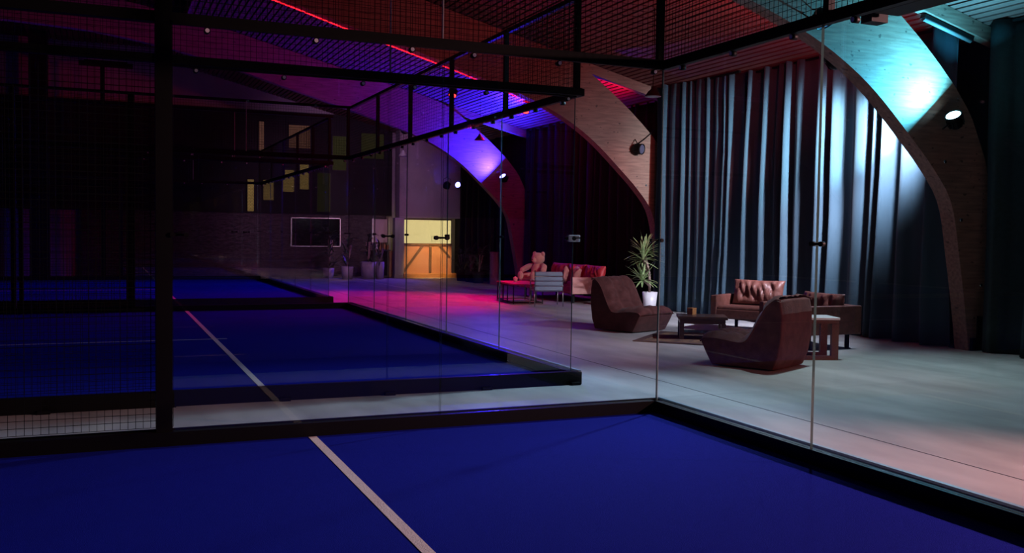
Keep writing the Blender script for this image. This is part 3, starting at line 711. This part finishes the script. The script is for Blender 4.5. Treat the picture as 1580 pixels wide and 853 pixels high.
# coffee table between chairs
e = thing('wooden_coffee_table', 'dark low wooden coffee table standing on the rug', 'coffee table', (3.98, 5.15, FZ+.010), R(-30))
one('table_top', lambda b: (b.box((0, 0, .33), (.74, .56, .045), bev=.008), b.box((0, 0, .275), (.68, .50, .07), bev=.006)), M['darkwood'], e)
one('shelf', lambda b: b.box((0, 0, .09), (.64, .46, .03), bev=.004), M['darkwood'], e)
for sx in (-1, 1):
    for sy in (-1, 1): one('leg', lambda b: b.box((sx*.31, sy*.22, .125), (.07, .07, .24)), M['darkwood'], e)
o = one('wooden_box', lambda b: (b.box((0, 0, .045), (.11, .10, .09), bev=.006), b.box((0, 0, .098), (.115, .105, .016), bev=.004)), M['amber']); o.location = (3.94, 5.36, .325); o.rotation_euler = (0, 0, .4)
tag(o, 'small amber wooden box on the dark coffee table', 'box')
e = MB(); e.box((0, 0, .006), (1.9, 1.6, .012)); 
o = e.build('area_rug', M['rug']); o.location = (4.0, 5.0, FZ); o.rotation_euler = (0, 0, R(-47)); tag(o, 'patterned brown rug under the dark coffee table', 'rug')
b = MB()
for s in (-1, 1): b.box((0, s*.74, .0125), (1.9, .12, .003)); b.box((s*.89, 0, .0125), (.12, 1.36, .003))
b.build('border', M['rug2'], o)

# ------------------------------------------------------------ plants
def leaf(b, base, d, L, w, droop, n=7, fold=.25):
    d = Vector(d).normalized(); side = d.cross(Vector((0, 0, 1)))
    if side.length < .1: side = Vector((1, 0, 0))
    side.normalize(); p = Vector(base); rows = []
    for i in range(n+1):
        t = i/n; ww = w*(.55+1.3*t)*(1-t)**.75 if t < 1 else .0005
        nn = side.cross(d).normalized()
        rows.append((b.bm.verts.new(p-side*ww+nn*ww*fold), b.bm.verts.new(p), b.bm.verts.new(p+side*ww+nn*ww*fold)))
        p = p+d*(L/n); d = (d+Vector((0, 0, -droop/n))).normalized()
    for a, c in zip(rows, rows[1:]):
        b._f([a[0], a[1], c[1], c[0]], smooth=True); b._f([a[1], a[2], c[2], c[1]], smooth=True)
def yucca(label, loc, pot, trunks, leafm, nl=34, LL=.42, group=None, potm=None, potname='pot', sd=1, name='potted_yucca', lw=.017):
    rnd = random.Random(sd); e = thing(name, label, 'potted plant', loc, rnd.uniform(0, 6)*0, group)
    r0, r1, h = pot
    b = MB(); b.lathe([(0, 0), (r0, 0), (r1, h), (r1-.015, h), (r1-.02, h-.04), (0, h-.04)], n=28, mis=[0, 0, 0, 0, 1]); b.build(potname, [potm or M['whitep'], M['soil']], e)
    for (x, y, H, lean) in trunks:
        pts = [(x*.3, y*.3, h-.05), (x*.6, y*.6, h+(H-h)*.5), (x+lean, y, H)]
        one('trunk', lambda b: b.tube(smooth3(pts), .026, 8), M['trunk'], e)
        b = MB()
        for k in range(nl):
            a = rnd.uniform(0, 2*PI); el = rnd.uniform(-.35, 1.45); dd = (math.cos(a)*math.cos(el), math.sin(a)*math.cos(el), math.sin(el))
            leaf(b, (x+lean+.01*math.cos(a), y+.01*math.sin(a), H-.05+.08*rnd.random()), dd, LL*rnd.uniform(.7, 1.1), lw, .15+rnd.random()*.5)
        b.build('leaf_rosette', leafm, e, recalc=False)
    return e
def smooth3(p): return p
yucca('tall yucca with two trunks in a white pot beside the left tufted chair', (6.02, 10.02, FZ), (.12, .16, .40), [(-.04, -.02, 1.08, -.14), (.00, .04, .66, -.16), (-.02, .05, 1.22, -.10)], M['leaf'], 36, .46, sd=4, lw=.030)
def bush(label, loc, pot, sd, H=1.1, potm=None, n=40, spread=.4, lm=None, group='dark plants along the end wall', lw=.035, nm='potted_plant'):
    rnd = random.Random(sd); e = thing(nm, label, 'potted plant', loc, 0, group); r0, r1, h = pot
    b = MB(); b.lathe([(0, 0), (r0, 0), (r1, h), (r1-.02, h), (r1-.025, h-.05), (0, h-.05)], n=24, mis=[0, 0, 0, 0, 1]); b.build('pot', [potm or M['greyp'], M['soil']], e)
    b = MB()
    for k in range(5):
        a = rnd.uniform(0, 2*PI); b.tube([(0, 0, h-.05), (.06*math.cos(a), .06*math.sin(a), h+.3*(H-h)), (.14*math.cos(a), .14*math.sin(a), h+.75*(H-h))], .012, 6)
    b.build('stem', M['trunk'], e)
    b = MB()
    for k in range(n):
        a = rnd.uniform(0, 2*PI); z = h+(H-h)*rnd.random(); rr = .13*rnd.random(); el = rnd.uniform(-.1, 1.2)
        leaf(b, (rr*math.cos(a), rr*math.sin(a), z), (math.cos(a)*math.cos(el), math.sin(a)*math.cos(el), math.sin(el)), spread*rnd.uniform(.6, 1.2), lw, 1.1)
    b.build('foliage', lm or M['dleaf'], e, recalc=False)
bush('leafy plant in a tall grey cylinder pot, left of the pair before the wooden cabinet', (2.92, 23.9, FZ), (.17, .2, .42), 2, 1.35, group='grey potted plants under the wall screen')
bush('plant in the wide tapered grey planter left of the wooden cabinet', (3.58, 23.75, FZ), (.20, .27, .58), 5, 1.45, group='grey potted plants under the wall screen', spread=.36)
bush('plant in the slim grey planter right beside the wooden cabinet', (3.98, 23.75, FZ), (.12, .15, .58), 6, 1.15, group='grey potted plants under the wall screen', n=20)
bush('bushy plant between screen and cabinet with pale curling leaf', (2.45, 24.6, FZ), (.15, .2, .35), 8, 1.6, group='grey potted plants under the wall screen', n=60)
for i, (x, y, sd, lab) in enumerate(((6.42, 22.5, 12, 'dark leafy plant just right of the lit brick bar'), (6.45, 21.75, 14, 'dark leafy plant in the middle of the group right of the brick bar'), (6.45, 21.05, 15, 'dark leafy plant nearest the grey cylinder bin'))):
    bush(lab, (x, y, FZ), (.16, .2, .35), sd, 1.05, n=50, potm=M['blackm'], spread=.36)
b = MB(); b.lathe([(0, 0), (.155, 0), (.155, .02), (.14, .03), (.14, .95), (.15, .96), (.15, 1.0), (.12, 1.0), (.11, .93), (0, .93)], n=28)
o = b.build('cylinder_bin', M['greyp']); o.location = (6.70, 20.35, FZ); tag(o, 'tall slim grey cylinder bin against the dark curtain right of the plants', 'bin')

# ------------------------------------------------------------ end wall things
e = thing('wall_television', 'black wall television with pale frame on the stone wall', 'television', (2.28, 25.88, 1.5))
one('screen', lambda b: b.box((0, -.02, 0), (1.64, .03, .94)), M['screen'], e)
one('frame', lambda b: (b.box((0, -.03, .485), (1.72, .05, .03)), b.box((0, -.03, -.485), (1.72, .05, .03)), b.box((-.845, -.03, 0), (.03, .05, 1.0)), b.box((.845, -.03, 0), (.03, .05, 1.0))), M['alu'], e)
one('wall_mount', lambda b: b.box((0, .01, 0), (.5, .03, .4)), M['black'], e)
# pale door panel with handle disc
e = thing('notice_board', 'pale pink notice board with a dark round knob above the wooden cabinet', 'board', (4.56, 25.84, 1.58))
one('panel', lambda b: b.box((0, 0, 0), (.52, .04, .82), bev=.004), M['doorw'], e)
one('frame', lambda b: (b.box((-.285, 0, 0), (.05, .06, .86)), b.box((.30, 0, .0), (.05, .06, .92))), M['alu'], e)
one('knob', lambda b: b.cyl((.06, -.04, -.16), (.06, 0, -.16), .055, n=18), M['ink'], e)
e = thing('wooden_cabinet', 'wooden cabinet with an open black side below the pink notice board', 'cabinet', (4.60, 25.2, FZ))
one('body', lambda b: (b.box((-.22, 0, .94), (.62, .5, .04)), b.box((-.50, 0, .47), (.04, .5, .92)), b.box((-.22, .23, .47), (.6, .03, .92)), b.box((0, 0, .47), (.04, .5, .92)), b.box((-.25, 0, .04), (.5, .48, .04))), M['darkwood'], e)
one('drawer_unit', lambda b: b.box((.16, 0, .46), (.26, .5, .92), bev=.006), M['amber'], e)
one('door', lambda b: (b.box((.16, -.26, .68), (.25, .02, .44), bev=.003), b.box((.16, -.26, .22), (.25, .02, .42), bev=.003)), M['amber'], e)
one('white_side', lambda b: b.box((.40, 0, .50), (.18, .5, 1.0), bev=.006), M['doorw'], e)
for i, (x, h, m, lab) in enumerate(((4.22, .20, 'whitep', 'white upright binder at the left end of the cabinet top'), (4.33, .24, 'amber', 'amber book next to the white binder on the cabinet'), (4.41, .23, 'beam', 'dark brown book in the middle of the cabinet top'), (4.49, .24, 'amber', 'amber book right of the dark one on the cabinet'), (4.60, .16, 'amber', 'short amber book at the right end of the cabinet row'))):
    o = one('book', lambda b: (b.box((0, 0, h/2), (.06, .18, h), bev=.003), b.box((0, -.004, h/2), (.045, .18, h-.02))), M[m]); o.location = (x, 25.1, FZ+.96); tag(o, lab, 'book', 'books on the wooden cabinet')
# column
b = MB(); b.box((0, 0, 1.03), (.33, .30, 2.06), bev=.01); b.box((0, 0, .03), (.37, .34, .06))
o = b.build('square_column', M['wallw']); o.location = (4.90, 24.75, FZ); tag(o, 'pale grey square column left of the lit brick bar', 'column')
# white wall panel above bar
b = MB(); b.box((6.14, 25.3, 3.95), (2.24, .5, 3.80), ); struct('wall_alcove', b, M['wallw'])
# bar
e = thing('brick_bar', 'orange brick bar front with dark timber braces and a lit cream panel on top', 'bar', (5.97, 24.95, FZ))
one('brick_front', lambda b: b.box((0, 0, .60), (1.78, .30, 1.14)), M['brick'], e)
one('lit_panel', lambda b: b.box((0, -.02, 1.60), (1.78, .10, .82)), M['cream'], e)
one('timber_frame', lambda b: (b.box((0, -.16, 1.155), (1.80, .04, .08)), b.box((.10, -.16, .60), (.09, .04, 1.05)), b.box((-.55, -.16, .62), (.09, .035, 1.25), rot=Matrix.Rotation(R(37), 3, 'Y')), b.box((.62, -.16, .93), (.07, .035, .60), rot=Matrix.Rotation(R(-42), 3, 'Y')), b.box((0, -.16, .10), (1.80, .04, .07))), M['beam'], e)
one('ledge', lambda b: b.box((.10, -.24, .075), (2.06, .34, .15), bev=.01), M['amber'], e)
one('side_frame', lambda b: (b.box((-.90, -.02, 1.0), (.04, .32, 2.04)), b.box((0, -.02, 2.03), (1.84, .14, .05))), M['beam'], e)
o = one('round_sign', lambda b: (b.box((0, 0, 0), (.30, .012, .17))), M['cream']); tag(o, 'small rectangular sign with a dark emblem on the lit cream panel', 'sign'); o.location = (6.29, 24.86, 1.33)
one('border', lambda b: (b.box((0, -.004, .085), (.30, .012, .006)), b.box((0, -.004, -.085), (.30, .012, .006)), b.box((-.15, -.004, 0), (.008, .012, .17)), b.box((.15, -.004, 0), (.006, .012, .17))), M['ink'], o)
one('emblem', lambda b: (b.cyl((.02, -.012, 0), (.02, .004, 0), .045, n=18), b.box((-.04, -.006, 0), (.06, .012, .02)), b.box((.07, -.006, 0), (.04, .012, .015))), M['ink'], o)
